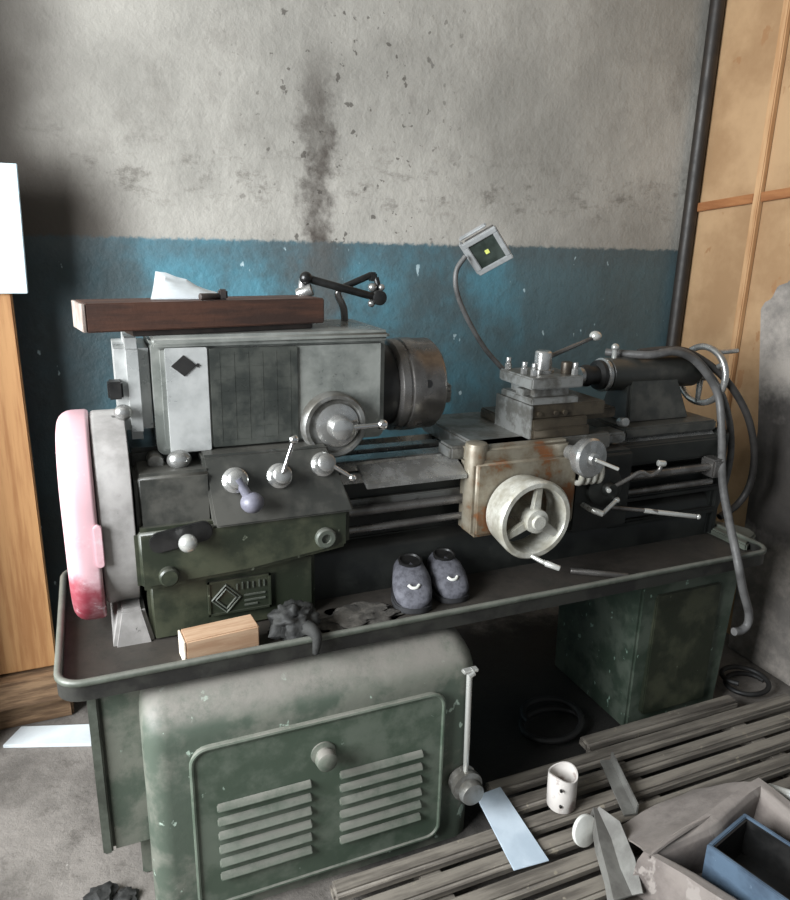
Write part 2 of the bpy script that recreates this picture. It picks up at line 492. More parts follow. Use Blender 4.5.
# plywood partition on the right, with its battens and the dark pipe in the corner
wr = struct(MB().box(2.36, 2.40, 1.35, 2.45, 0.0, 3.3), 'wall_right', 'ply')
struct(MB().box(2.335, 2.36, 2.085, 2.115, 0.0, 3.3, 0.004), 'trim_1', 'batten')
b1 = MB().box(2.34, 2.36, 1.35, 2.085, -0.017, 0.017, 0.003)
bmesh.ops.transform(b1.bm, matrix=Matrix.Translation((0, 2.4, 1.715)) @ Matrix.Rotation(math.radians(-5.0), 4, 'X') @ Matrix.Translation((0, -2.4, 0)), verts=b1.bm.verts)
struct(b1, 'trim_2', 'batten_brown')
b2 = MB().box(2.341, 2.36, 2.115, 2.40, -0.017, 0.017, 0.003)
bmesh.ops.transform(b2.bm, matrix=Matrix.Translation((0, 2.4, 1.715)) @ Matrix.Rotation(math.radians(-5.0), 4, 'X') @ Matrix.Translation((0, -2.4, 0)), verts=b2.bm.verts)
struct(b2, 'trim_3', 'batten_brown')
struct(MB().cyl((2.33, 2.415, 0), (2.33, 2.415, 3.3), 0.028, seg=20), 'trim_4', 'pipe')

# weathered panel leaning in front of the partition
sp = [(1.84, 0.0), (1.87, 0.9), (1.945, 1.345), (1.93, 1.37), (1.905, 1.385), (1.89, 1.43), (1.85, 1.445), (1.83, 1.50), (1.76, 1.55), (1.70, 1.54), (1.60, 1.60), (1.38, 1.58), (1.38, 0.0)]
solo(MB().prism(sp, 'x', 2.27, 2.31, 0.004).wobble(0.006, 7), 'weathered_panel', 'slab', (2.29, 1.7, 0.0),
     'grey weathered panel with a jagged top standing before the plywood partition', 'panel')

# ------------------------------------------------------------------ left edge: plank, sheet, offcuts
solo(MB().box(-0.44, -0.200, 2.30, 2.335, 0.20, 1.70, 0.004), 'plank', 'board', (-0.3, 2.32, 0.20),
     'tall orange-brown plank standing upright at the left edge of the room', 'plank')
solo(MB().prism([(-0.44, 1.388), (-0.157, 1.388), (-0.147, 1.728), (-0.44, 1.728)], 'y', 2.285, 2.300, 0.002), 'notice_sheet', 'sheet', (-0.29, 2.29, 1.39),
     'blank pale blue-white sheet fixed to the upper part of the tall plank', 'sheet')
solo(MB().box(-0.45, -0.172, 2.255, 2.40, 0.096, 0.190, 0.008).wobble(0.006, 12, 1), 'wood_offcut', 'old_wood', (-0.3, 2.32, 0.096),
     'rough brown wood offcut under the foot of the tall plank', 'wood')
solo(MB().box(-0.44, -0.168, 2.30, 2.42, 0.0, 0.088, 0.006).wobble(0.004, 10, 2), 'timber_block', 'old_wood', (-0.3, 2.36, 0.0),
     'low weathered timber block on the floor beneath the rough wood offcut', 'wood')
solo(MB().prism([(-0.372, 2.205), (-0.115, 2.115), (-0.105, 2.215), (-0.325, 2.285)], 'z', 0.0, 0.012, 0.002), 'floor_strip', 'paper', (-0.25, 2.2, 0.0),
     'white strip lying on the concrete floor left of the lathe', 'strip')

# ------------------------------------------------------------------ THE LATHE
L = thing('metal_lathe', (0.87, 1.70, 0.0), 'old grey-green metalworking lathe standing on the floor before the blue and grey wall', 'lathe')

# front cabinet with sloped dusty top
cab = MB()
tb = bmesh.new()
rings = []
for y, z in ((1.38, 0.0), (1.38, 0.25), (1.38, 0.49), (1.383, 0.515), (1.392, 0.537), (1.410, 0.557), (1.438, 0.580), (1.462, 0.597), (1.49, 0.608), (1.52, 0.612)):
    q = y - 1.38
    rings.append([tb.verts.new((p[0], p[1], z)) for p in rrect(0.022 + 0.15 * q, 0.838 - 0.42 * q, y, 1.64, 0.05, 7)])
n_ = len(rings[0])
for a, b in zip(rings[:-1], rings[1:]):
    for i in range(n_): tb.faces.new((a[i], a[(i + 1) % n_], b[(i + 1) % n_], b[i]))
tb.faces.new(rings[0]); tb.faces.new(rings[-1])
bmesh.ops.recalc_face_normals(tb, faces=tb.faces)
cab.merge(tb)
cab.build('cabinet', 'green_dusty', L)
door = MB().prism(rrect(0.117, 0.730, 0.045, 0.478, 0.035), 'y', 1.366, 1.384, 0.004)
rim = rrect(0.117, 0.730, 0.045, 0.478, 0.035, 6)
door.tube([(p[0], 1.366, p[1]) for p in rim] + [(rim[0][0], 1.366, rim[0][1])], 0.0055, 8, 1, smooth=False)
for gx0, gx1 in ((0.165, 0.385), (0.455, 0.675)):
    for i in range(6):
        z = 0.115 + i * 0.0385
        door.prism([(1.367, z), (1.352, z + 0.003), (1.354, z + 0.010), (1.367, z + 0.021)], 'x', gx0, gx1, 0.0025)
door = door.build('louvred_door', 'green_door', L)
MB().lathe((0.415, 1.368, 0.392), (0, -1, 0), [(0, 0.03), (0.006, 0.03), (0.01, 0.02), (0.02, 0.02), (0.024, 0.026), (0.04, 0.024), (0.046, 0.015), (0.046, 0)]).build('door_knob', 'green_dusty', door)
# brake lever at the cabinet's right corner
lev = MB().cyl((0.797, 1.352, 0.20), (0.790, 1.352, 0.525), 0.0075, seg=14, bev=0.002).build('brake_lever', 'white_ball', L)
MB().cyl((0.785, 1.352, 0.523), (0.800, 1.352, 0.531), 0.012, seg=14).box(0.77, 0.812, 1.343, 1.361, 0.530, 0.540, 0.003).build('lever_head', 'white_ball', lev)
MB().lathe((0.797, 1.382, 0.195), (0, -1, 0), [(0, 0.034), (0.01, 0.04), (0.02, 0.03), (0.03, 0.042), (0.045, 0.042), (0.05, 0.03), (0.062, 0.034), (0.075, 0.03), (0.078, 0)], 28).build('lever_pivot', 'steel_dull', lev)

# the narrow frame behind the cabinet
fr = MB().box(-0.062, 0.78, 1.50, 1.98, 0.15, 0.612, 0.008)
fr.box(0.0, 0.04, 1.56, 1.62, 0.0, 0.15, 0.004).box(0.66, 0.72, 1.66, 1.9, 0.0, 0.15, 0.004).box(0.0, 0.04, 1.86, 1.92, 0.0, 0.15, 0.004)
fr.build('base_frame', 'green_dusty', L)
MB().box(-0.082, -0.060, 1.49, 1.98, 0.155, 0.612, 0.004).build('frame_flange', 'rim', L)

# right pedestal
ped = MB().hexa([(1.525, 1.57, 0), (1.915, 1.57, 0), (1.915, 1.98, 0), (1.525, 1.98, 0)],
                [(1.510, 1.555, 0.612), (1.925, 1.555, 0.612), (1.925, 1.98, 0.612), (1.510, 1.98, 0.612)], 0.008)
ped.build('pedestal', 'green', L)
MB().prism(rrect(1.57, 1.84, 0.06, 0.50, 0.012, 3), 'y', 1.5500, 1.575, 0.003).build('pedestal_cover', 'green_dark', L)

# chip tray
ring_o = rrect(-0.135, 1.90, 1.435, 2.03, 0.055, 6)
ring_i = rrect(-0.123, 1.888, 1.447, 2.018, 0.045, 6)
tr = MB()
tb = bmesh.new()
lv = []
for pts, z in ((ring_i, 0.628), (ring_i, 0.655), (ring_o, 0.655), (ring_o, 0.612)):
    lv.append([tb.verts.new((p[0], p[1], z)) for p in pts])
n_ = len(ring_o)
for a, b in zip(lv[:-1], lv[1:]):
    for i in range(n_):
        tb.faces.new((a[i], a[(i + 1) % n_], b[(i + 1) % n_], b[i]))
tb.faces.new(lv[0]); tb.faces.new(list(reversed(lv[3])))
bmesh.ops.recalc_face_normals(tb, faces=tb.faces)
tr.merge(tb)
tr = tr.build('chip_tray', 'tray', L)
pr = rrect(-0.131, 1.896, 1.439, 2.026, 0.052, 8)
MB().tube([(p[0], p[1], 0.653) for p in pr] + [(pr[0][0], pr[0][1], 0.653)], 0.0085, 10, 1, smooth=False).build('rolled_rim', 'rim', tr)
tf = MB().prism([(1.86, 1.50), (1.97, 1.56), (1.985, 1.60), (1.97, 1.64), (1.86, 1.80)], 'z', 0.625, 0.652, 0.006)
tf.build('tray_spout', 'rim', tr)

# end cover on the left: grey body and faded red cap
def yz_round(y0, y1, z0, z1, r): return rrect(y0, y1, z0, z1, r, 7)
def pillow(mb, y0, y1, z0, z1, r, x0, x1, b, both=False):
    """rounded slab in the y-z plane whose left (and right) rim is rolled over"""
    st = [(x0 + b * (1 - math.cos(PI / 2 * i / 5)), b * (1 - math.sin(PI / 2 * i / 5))) for i in range(6)]
    q = b if both else b * 0.25
    st += [(x1 - q * (1 - math.sin(PI / 2 * i / 4)), q * (1 - math.cos(PI / 2 * i / 4))) for i in range(5)]
    tb = bmesh.new()
    rings = []
    for x, d in st:
        rings.append([tb.verts.new((x, p[0], p[1])) for p in rrect(y0 + d, y1 - d, z0 + d, z1 - d, max(r - d, 0.01), 9)])
    n = len(rings[0])
    for a, b2 in zip(rings[:-1], rings[1:]):
        for i in range(n):
            tb.faces.new((a[i], a[(i + 1) % n], b2[(i + 1) % n], b2[i]))
    tb.faces.new(rings[0]); tb.faces.new(rings[-1])
    bmesh.ops.recalc_face_normals(tb, faces=tb.faces)
    return mb.merge(tb)
gc = pillow(MB(), 1.578, 1.93, 0.692, 1.155, 0.165, -0.024, 0.050, 0.010).build('gear_cover', 'grey_cover', L)
pillow(MB(), 1.568, 1.94, 0.660, 1.158, 0.17, -0.096, -0.026, 0.034).build('cover_cap', 'pink', gc)
MB().prism(rrect(-0.036, -0.018, 0.85, 0.95, 0.008, 3), 'y', 1.562, 1.572, 0.002).build('cover_latch', 'pink', gc)
MB().prism([(-0.02, 0.62), (0.075, 0.62), (0.055, 0.72), (0.0, 0.72)], 'y', 1.60, 1.95, 0.008).build('end_foot', 'grey_cover', L)

# base block with cast name plate
bb = MB().box(0.065, 0.47, 1.60, 1.95, 0.622, 0.80, 0.012, 3).build('bed_foot', 'green_dark', L)
npm = MB().prism(rrect(0.200, 0.352, 0.672, 0.762, 0.006, 3), 'y', 1.593, 1.602, 0.001)
for x0, x1, z0, z1 in ((0.200, 0.352, 0.672, 0.677), (0.200, 0.352, 0.757, 0.762), (0.200, 0.205, 0.672, 0.762), (0.347, 0.352, 0.672, 0.762)):
    npm.box(x0, x1, 1.590, 1.594, z0, z1)
def diamond(mb, cx, cz, rx, rz, y0, y1): mb.prism([(cx - rx, cz), (cx, cz - rz), (cx + rx, cz), (cx, cz + rz)], 'y', y0, y1)
npl = npm.build('name_plate', 'green_dark', bb)
em = MB()
for s in (1.0, 0.72):
    q = [(0.243 - .034 * s, .713), (0.243, .713 - .036 * s), (0.243 + .034 * s, .713), (0.243, .713 + .036 * s)]
    em.tube([(a, 1.591, b) for a, b in q] + [(q[0][0], 1.591, q[0][1])], 0.0028, 6, 1, smooth=False)
for i, (x, h) in enumerate(((0.268, .015), (0.281, .018), (0.294, .018), (0.307, .016), (0.322, .018), (0.334, .016))):
    em.box(x, x + 0.003, 1.589, 1.594, 0.732, 0.732 + h)
for z in (.712, .698, .686): em.box(0.286, 0.338 - (z < .69) * .02, 1.590, 1.594, z, z + 0.004)
em.build('raised_mark', 'rim', bb)

# bed
bp = [(1.66, 0.622), (1.66, 0.745), (1.675, 0.765), (1.70, 0.775), (1.70, 0.875), (1.672, 0.895), (1.658, 0.905), (1.658, 0.965), (1.668, 0.975), (1.93, 0.975), (1.94, 0.965), (1.94, 0.622)]
bed = MB().prism(bp, 'x', 0.46, 1.865, 0.004)
for x in (1.50, 1.68): pass
for z in (0.72, 0.80, 0.865): bed.box(1.42, 1.868, 1.640, 1.70, z - 0.010, z + 0.010, 0.006)
bed.box(1.845, 1.885, 1.645, 1.94, 0.622, 0.99, 0.012)
bed.build('bed', 'green_black', L)
wy = MB()
for y in (1.675, 1.88): wy.prism([(y, 0.974), (y + 0.02, 0.992), (y + 0.04, 0.974)], 'x', 0.55, 1.84)
wy.box(0.55, 1.84, 1.725, 1.78, 0.974, 0.986, 0.002).box(0.55, 1.84, 1.82, 1.865, 0.974, 0.986, 0.002)
wy.box(0.55, 1.00, 1.650, 1.66, 0.948, 0.976, 0.002)
wy.build('bed_ways', 'steel', L)
gp = MB().prism([(1.585, 0.952), (1.585, 0.964), (1.66, 0.996), (1.67, 0.988)], 'x', 0.60, 0.885, 0.002)
gp.build('way_guard', 'steel', L)
MB().cyl((0.53, 1.625, 0.882), (1.80, 1.625, 0.882), 0.013, seg=16).box(1.78, 1.83, 1.60, 1.66, 0.85, 0.91, 0.006).build('lead_screw', 'steel_dark', L)
MB().cyl((0.53, 1.625, 0.832), (1.80, 1.625, 0.832), 0.010, seg=16).build('feed_shaft', 'steel_dark', L)
MB().box(0.56, 0.94, 1.645, 1.66, 0.885, 0.905, 0.003).build('gear_rack', 'steel_dull', L)

# feed gear box: lower green body, left block with slot, sloped control panel
gb = MB().prism([(0.045, 0.775), (0.045, 0.925), (0.55, 0.925), (0.55, 0.815), (0.42, 0.80), (0.30, 0.785)], 'y', 1.56, 1.90, 0.014, 3)
gb.build('feed_gearbox', 'green_dark', L)
lb = MB().box(0.055, 0.225, 1.585, 1.92, 0.90, 1.045, 0.012, 3).box(0.05, 0.46, 1.70, 1.97, 0.90, 1.075, 0.01)
lb.build('gearbox_block', 'grey_dark', L)
slot = MB().prism(rrect(0.075, 0.215, 0.878, 0.925, 0.022, 6), 'y', 1.553, 1.566, 0.002, M4=Matrix.Translation((0.145, 0, 0.90)) @ Matrix.Rotation(math.radians(-9), 4, 'Y') @ Matrix.Translation((-0.145, 0, -0.90)))
slot.build('lever_slot_shade_plate', 'black', L)  # black plate in place of a recess; the slot's shade is its colour
sh = MB().cyl((0.158, 1.56, 0.899), (0.156, 1.535, 0.898), 0.008, seg=12).build('slot_lever', 'steel', L)
MB().sphere((0.155, 1.525, 0.898), 0.021).build('ball', 'white_ball', sh)
MB().lathe((0.112, 1.575, 0.812), (0, -1, 0), [(0, 0.022), (0.03, 0.022), (0.034, 0.018), (0.034, 0)], 24).build('roller_pin', 'green_dark', L)
pn = MB()
pts_top = [(0.205, 1.612, 1.07), (0.505, 1.612, 1.07), (0.525, 1.612, 1.02), (0.555, 1.545, 0.915), (0.218, 1.545, 0.915)]
pn.hexa([(p[0], p[1] + 0.30, p[2]) for p in pts_top], pts_top, 0.006)
pn = pn.build('control_panel', 'grey_dark', L)
PN = V((0, -(1.07 - 0.915), 1.612 - 1.545)).normalized()
PN = V((0, -0.918, 0.397))
def on_panel(x, z):
    t = (z - 0.915) / (1.07 - 0.915)
    return V((x, 1.545 + t * (1.612 - 1.545), z))
for i, (x, z) in enumerate(((0.274, 1.012), (0.378, 1.012), (0.487, 1.028))):
    p = on_panel(x, z)
    hb = MB().lathe(p - PN * 0.004, PN, [(0, 0.030), (0.012, 0.030), (0.016, 0.024), (0.045, 0.022), (0.050, 0.016), (0.050, 0)], 28).build('lever_hub', 'steel', pn)
hubs = [on_panel(0.274, 1.012) + PN * .04, on_panel(0.378, 1.012) + PN * .04, on_panel(0.487, 1.028) + PN * .04]
l1 = MB().cyl(hubs[0], hubs[0] + V((0.022, -0.012, -0.045)), 0.010, 0.012, 14).sphere(hubs[0] + V((0.028, -0.016, -0.055)), 0.027, (1, 1, 0.9))
l1.build('shift_lever', 'plastic_purple', pn)
l2 = MB().cyl(hubs[1], hubs[1] + V((0.024, -0.004, 0.075)), 0.006, 0.005, 12).sphere(hubs[1] + V((0.026, -0.004, 0.082)), 0.0115)
l2.build('shift_lever', 'chrome', pn)
l3 = MB().cyl(hubs[2], hubs[2] + V((0.055, -0.01, -0.038)), 0.006, 0.005, 12).sphere(hubs[2] + V((0.060, -0.011, -0.042)), 0.010)
l3.build('shift_lever', 'chrome', pn)
MB().lathe((0.482, 1.562, 0.852), (0, -1, 0), [(0, 0.026), (0.012, 0.026), (0.016, 0.022), (0.016, 0.012), (0.008, 0.012), (0.008, 0)], 24).build('oil_cap', 'rim', L)

# headstock
hd = MB().prism(rrect(0.116, 0.678, 1.062, 1.325, 0.018, 4), 'y', 1.66, 1.93, 0.022, 4)
hd = hd.build('headstock', 'grey_paint', L)
MB().box(0.112, 0.684, 1.652, 1.93, 1.314, 1.340, 0.010, 3).build('headstock_lid', 'grey_paint', L)
MB().box(0.040, 0.113, 1.69, 1.92, 1.095, 1.330, 0.024, 4).build('end_casing', 'grey_light', L)
MB().box(0.020, 0.052, 1.678, 1.72, 1.198, 1.238, 0.004).build('casing_catch', 'black', L)
MB().sphere((0.048, 1.672, 1.170), 0.020, (1, 0.8, 0.9)).cyl((0.048, 1.70, 1.165), (0.048, 1.672, 1.170), 0.012).build('catch_knob', 'steel', L)
lp = MB().prism(rrect(0.143, 0.236, 1.070, 1.312, 0.004, 2), 'y', 1.6555, 1.664, 0.001).build('bright_panel', 'grey_light', hd)
dm = MB(); diamond(dm, 0.183, 1.272, 0.028, 0.024, 1.653, 1.657); dm.prism([(0.208, 1.272), (0.213, 1.267), (0.218, 1.272), (0.213, 1.277)], 'y', 1.653, 1.657)
dm.build('diamond_mark', 'black', hd)
tp = MB().prism(rrect(0.240, 0.446, 1.076, 1.308, 0.004, 2), 'y', 1.655, 1.664, 0.001)
for i in range(8): tp.box(0.248, 0.438, 1.6545, 1.6556, 1.092 + i * 0.029, 1.0928 + i * 0.029)
for i in range(6): tp.box(0.262 + i * 0.033, 0.2628 + i * 0.033, 1.6545, 1.6556, 1.085, 1.30)
tp.build('speed_table_plate', 'plate_dark', hd)
# knobs in the dark gap under the headstock's left end
MB().sphere((0.158, 1.635, 1.060), 0.025, (1.1, 0.9, 0.9)).cyl((0.158, 1.635, 1.06), (0.158, 1.70, 1.06), 0.014).build('ball_knob', 'steel', L)
MB().cyl((0.108, 1.65, 1.052), (0.108, 1.70, 1.052), 0.018, seg=18, bev=0.004).build('plug', 'steel_dull', L)
# speed dial
dl = MB().lathe((0.532, 1.662, 1.112), (0, -1, 0), [(0, 0.082), (0.030, 0.082), (0.036, 0.077), (0.036, 0.068), (0.028, 0.064), (0.028, 0.0)], 48).build('speed_dial', 'steel_dull', L)
MB().lathe((0.538, 1.636, 1.112), (0, -1, 0), [(0, 0.055), (0.006, 0.055), (0.010, 0.046), (0.012, 0.03), (0.048, 0.028), (0.052, 0.023), (0.052, 0)], 36).build('dial_hub', 'steel', dl)
MB().cyl((0.550, 1.600, 1.112), (0.636, 1.600, 1.114), 0.0065, seg=12).sphere((0.644, 1.600, 1.114), 0.014).build('dial_lever', 'chrome', dl)

# chuck
cx, cy, cz = 0.68, 1.80, 1.172
MB().cyl((cx - 0.01, cy, cz), (cx + 0.05, cy, cz), 0.112, seg=56, bev=0.004).build('back_plate', 'black', L)
ck = MB().lathe((cx + 0.05, cy, cz), (1, 0, 0), [(0, 0.118), (0.006, 0.126), (0.026, 0.126), (0.028, 0.123), (0.034, 0.123), (0.036, 0.128), (0.070, 0.128), (0.073, 0.1255), (0.122, 0.1255), (0.134, 0.116), (0.134, 0.03), (0.10, 0.03), (0.10, 0)], 64)
ck = ck.build('chuck', 'steel_dark', L)
for a in (100, 220, 340):
    mm = Matrix.Translation((cx + 0.184, cy, cz)) @ Matrix.Rotation(math.radians(a), 4, 'X')
    MB().box(-0.012, 0.016, -0.018, 0.018, 0.035, 0.112, 0.003, M4=mm).box(0.016, 0.034, -0.018, 0.018, 0.035, 0.075, 0.003, M4=mm).build('jaw', 'steel_dull', ck)
for a in (170, 50, 290):
    e = V((0, math.cos(math.radians(a)), math.sin(math.radians(a))))
    kk = V((cx + 0.125, cy, cz)) + e * 0.120
    MB().cyl(kk, kk + e * 0.0065, 0.011, seg=16).build('key_socket', 'black', ck)
e = V((0, -0.9, 0.43))

# carriage: apron, handwheel, saddle, cross slide, tool post
ap = MB().box(0.895, 1.225, 1.56, 1.655, 0.785, 1.000, 0.012, 3).cyl((0.915, 1.60, 0.80), (0.915, 1.60, 1.045), 0.030, seg=24, bev=0.006)
ap.box(0.90, 1.20, 1.575, 1.66, 0.98, 1.035, 0.010, 3)
ap = ap.build('apron', 'rust', L)
ap2 = MB().box(1.22, 1.435, 1.575, 1.655, 0.745, 0.985, 0.012, 3).build('apron_gearcase', 'green_black', L)
sd = MB().box(0.92, 1.36, 1.60, 1.96, 0.988, 1.035, 0.006).box(0.86, 0.93, 1.64, 1.72, 0.988, 1.025, 0.006).box(1.35, 1.45, 1.64, 1.72, 0.988, 1.02, 0.006)
sd.build('saddle', 'steel_dull', L)
for x in (1.222, 1.244, 1.266, 1.288):
    MB().tube([(x, 1.575, 0.968), (x, 1.548, 0.962), (x, 1.540, 0.940), (x, 1.548, 0.915), (x, 1.575, 0.908)], 0.0085).build('feed_rib', 'cream', L)
# handwheel, facing the operator
hx, hz = 1.030, 0.857
hw = MB().lathe((hx, 1.555, hz), (0, -1, 0), [(0.0, 0.092), (0.0, 0.100), (0.03, 0.104), (0.075, 0.109), (0.085, 0.109), (0.091, 0.104), (0.091, 0.092), (0.086, 0.088), (0.04, 0.085)], 64, closed=True)
for a in (85, 205, 325):
    d = V((math.cos(math.radians(a)), 0, math.sin(math.radians(a))))
    s = d.cross(V((0, 1, 0)))
    c0 = V((hx, 1.478, hz))
    hw.hexa([c0 + d * 0.02 - s * 0.014 + V((0, -0.008, 0)), c0 + d * 0.02 + s * 0.014 + V((0, -0.008, 0)), c0 + d * 0.02 + s * 0.014 + V((0, 0.008, 0)), c0 + d * 0.02 - s * 0.014 + V((0, 0.008, 0))],
            [c0 + d * 0.097 - s * 0.010 + V((0, -0.007, 0)), c0 + d * 0.097 + s * 0.010 + V((0, -0.007, 0)), c0 + d * 0.097 + s * 0.010 + V((0, 0.007, 0)), c0 + d * 0.097 - s * 0.010 + V((0, 0.007, 0))], 0.003)
hw = hw.build('handwheel', 'cream', L)
MB().lathe((hx, 1.57, hz), (0, -1, 0), [(0, 0.030), (0.085, 0.030), (0.10, 0.034), (0.112, 0.032), (0.114, 0.020), (0.122, 0.018), (0.122, 0)], 32).build('wheel_hub', 'cream', hw)
MB().tube([(1.025, 1.464, 0.758), (1.038, 1.44, 0.752), (1.050, 1.428, 0.748)], 0.006).cyl((1.045, 1.432, 0.749), (1.072, 1.402, 0.742), 0.0085, 0.0075, 14, 0.003).build('wheel_handle', 'white_ball', hw)
# stack under the tool post
cs = MB().box(1.092, 1.285, 1.605, 1.90, 1.033, 1.064, 0.004).build('cross_slide', 'brown_steel', L)
cp = MB().box(1.091, 1.275, 1.608, 1.80, 1.062, 1.090, 0.003).box(1.092, 1.34, 1.618, 1.79, 1.089, 1.128, 0.003)
for x in (1.115, 1.17, 1.20): cp.cyl((x, 1.618, 1.104), (x, 1.611, 1.104), 0.007, seg=12)
cp.box(1.27, 1.40, 1.64, 1.75, 1.07, 1.10, 0.004)
cp.build('compound_slide', 'brown_steel', L)
MB().box(1.086, 1.0925, 1.612, 1.80, 0.995, 1.128, 0.001).build('lit_slide_face', 'steel_dull', L)  # paler left face: the side light is put into its colour
ts = MB().box(1.092, 1.248, 1.622, 1.785, 1.126, 1.146, 0.003).box(1.112, 1.228, 1.642, 1.765, 1.145, 1.175, 0.002).box(1.085, 1.255, 1.615, 1.79, 1.172, 1.204, 0.004)
ts.box(1.088, 1.12, 1.66, 1.70, 1.147, 1.165, 0.002)
ts = ts.build('tool_post', 'steel_dull', L)
for x, y in ((1.105, 1.775), (1.105, 1.69), (1.118, 1.66), (1.238, 1.765), (1.240, 1.64)):
    MB().cyl((x, y, 1.202), (x, y, 1.220), 0.010, seg=6).cyl((x, y, 1.218), (x, y, 1.238), 0.0075, seg=12, bev=0.002).build('clamp_bolt', 'steel', ts)
MB().lathe((1.172, 1.70, 1.203), (0, 0, 1), [(0, 0.032), (0.01, 0.032), (0.012, 0.025), (0.058, 0.024), (0.062, 0.020), (0.062, 0)], 28).build('clamp_hub', 'steel', ts)
MB().cyl((1.19, 1.705, 1.245), (1.372, 1.74, 1.292), 0.007, 0.0055, 12).build('clamp_handle', 'steel_dark', ts)
MB().sphere((1.378, 1.741, 1.296), 0.0165, (1.1, 1.1, 0.9)).build('clamp_ball', 'white_ball', ts)
MB().cyl((1.225, 1.66, 1.203), (1.225, 1.66, 1.238), 0.016, seg=20, bev=0.003).build('clamp_stud', 'brown_steel', ts)
# cross-feed dial and apron levers
cd = MB().lathe((1.192, 1.57, 1.002), (0.12, -1, 0.05), [(0, 0.020), (0.02, 0.022), (0.04, 0.036), (0.06, 0.052), (0.085, 0.055), (0.092, 0.05), (0.094, 0.018), (0.104, 0.016), (0.104, 0)], 36).build('cross_feed_dial', 'steel', L)
MB().cyl((1.205, 1.467, 1.006), (1.258, 1.44, 0.984), 0.005, seg=12).build('dial_crank', 'white_ball', cd)
kd = MB().lathe((1.325, 1.58, 0.885), (0, -1, 0), [(0, 0.058), (0.02, 0.058), (0.025, 0.05), (0.028, 0.02), (0.05, 0.018), (0.05, 0)], 32).build('feed_knob', 'green_black', L)
MB().cyl((1.318, 1.545, 0.890), (1.300, 1.515, 0.893), 0.007, seg=12, bev=0.002).build('knob_stud', 'white_ball', kd)
al = MB().tube([(1.335, 1.54, 0.892), (1.375, 1.53, 0.915), (1.41, 1.52, 0.935), (1.445, 1.52, 0.922), (1.475, 1.52, 0.932), (1.482, 1.52, 0.952)], 0.0065).build('feed_lever', 'steel_dark', L)
MB().cyl((1.468, 1.52, 0.957), (1.492, 1.515, 0.954), 0.009, seg=14, bev=0.003).build('lever_grip', 'white_ball', al)
MB().cyl((1.265, 1.54, 0.832), (1.290, 1.515, 0.824), 0.009, seg=14, bev=0.003).cyl((1.290, 1.52, 0.824), (1.36, 1.55, 0.845), 0.0065, seg=12).sphere((1.362, 1.55, 0.846), 0.009).cyl((1.265, 1.54, 0.832), (1.262, 1.58, 0.835), 0.008).build('nut_lever', 'white_ball', L)
sr = MB().cyl((1.36, 1.575, 0.815), (1.50, 1.53, 0.800), 0.006, seg=12).build('start_rod', 'steel_dark', L)
MB().cyl((1.46, 1.542, 0.804), (1.625, 1.50, 0.779), 0.0075, seg=14, bev=0.003).sphere((1.632, 1.498, 0.778), 0.008).build('rod_grip', 'white_ball', sr)
MB().cyl((1.37, 1.57, 0.815), (1.37, 1.66, 0.815), 0.012, seg=14).build('rod_pivot', 'green_black', sr)

# tailstock
ty, tz = 1.80, 1.165
tl = MB().lathe((1.475, ty, tz), (1, 0, 0), [(0, 0.046), (0.004, 0.052), (0.35, 0.054), (0.365, 0.046), (0.375, 0.03), (0.375, 0)], 40)
tl.hexa([(1.52, ty - 0.075, 1.015), (1.78, ty - 0.075, 1.015), (1.78, ty + 0.075, 1.015), (1.52, ty + 0.075, 1.015)],
        [(1.54, ty - 0.046, 1.165), (1.73, ty - 0.046, 1.165), (1.73, ty + 0.046, 1.165), (1.54, ty + 0.046, 1.165)], 0.01)
tl.box(1.47, 1.84, ty - 0.13, ty + 0.13, 0.988, 1.022, 0.006)
tl = tl.build('tailstock', 'grey_dark', L)
MB().lathe((1.385, ty, tz), (1, 0, 0), [(0.0, 0.018), (0.0, 0.030), (0.012, 0.034), (0.024, 0.034), (0.026, 0.030), (0.055, 0.030), (0.06, 0.046), (0.09, 0.048), (0.09, 0)], 32).build('quill_nose', 'black', tl)
MB().lathe((1.372, ty, tz), (1, 0, 0), [(0.0, 0.016), (0.0, 0.028), (0.016, 0.028), (0.016, 0)], 28).build('quill', 'steel', tl)
MB().lathe((1.458, ty, tz), (1, 0, 0), [(0.0, 0.047), (0.002, 0.053), (0.012, 0.053), (0.014, 0.047)], 40).build('barrel_ring', 'steel', tl)
MB().cyl((1.505, ty, 1.215), (1.505, ty, 1.245), 0.008, seg=12).sphere((1.505, ty, 1.25), 0.012).build('quill_lock', 'white_ball', tl)
MB().cyl((1.46, 1.69, 1.04), (1.46, 1.66, 1.045), 0.014, seg=16, bev=0.003).build('lock_bolt', 'steel', tl)
th = MB().torus((1.880, ty, tz - 0.020), (1, 0.06, 0), 0.094, 0.011, 48, 12)
for a in (30, 150, 270):
    e = V((0, math.cos(math.radians(a)), math.sin(math.radians(a))))
    c0 = V((1.877, ty, tz - 0.020))
    th.cyl(c0, c0 + e * 0.092, 0.011, 0.008, 12)
th.cyl((1.84, ty, tz - 0.014), (1.90, ty, tz - 0.020), 0.022, seg=24, bev=0.004)
th = th.build('tailstock_wheel', 'steel', tl)
MB().cyl((1.880, ty - 0.05, tz + 0.062), (1.965, ty - 0.055, tz + 0.066), 0.008, seg=14, bev=0.003).build('crank_handle', 'steel', th)

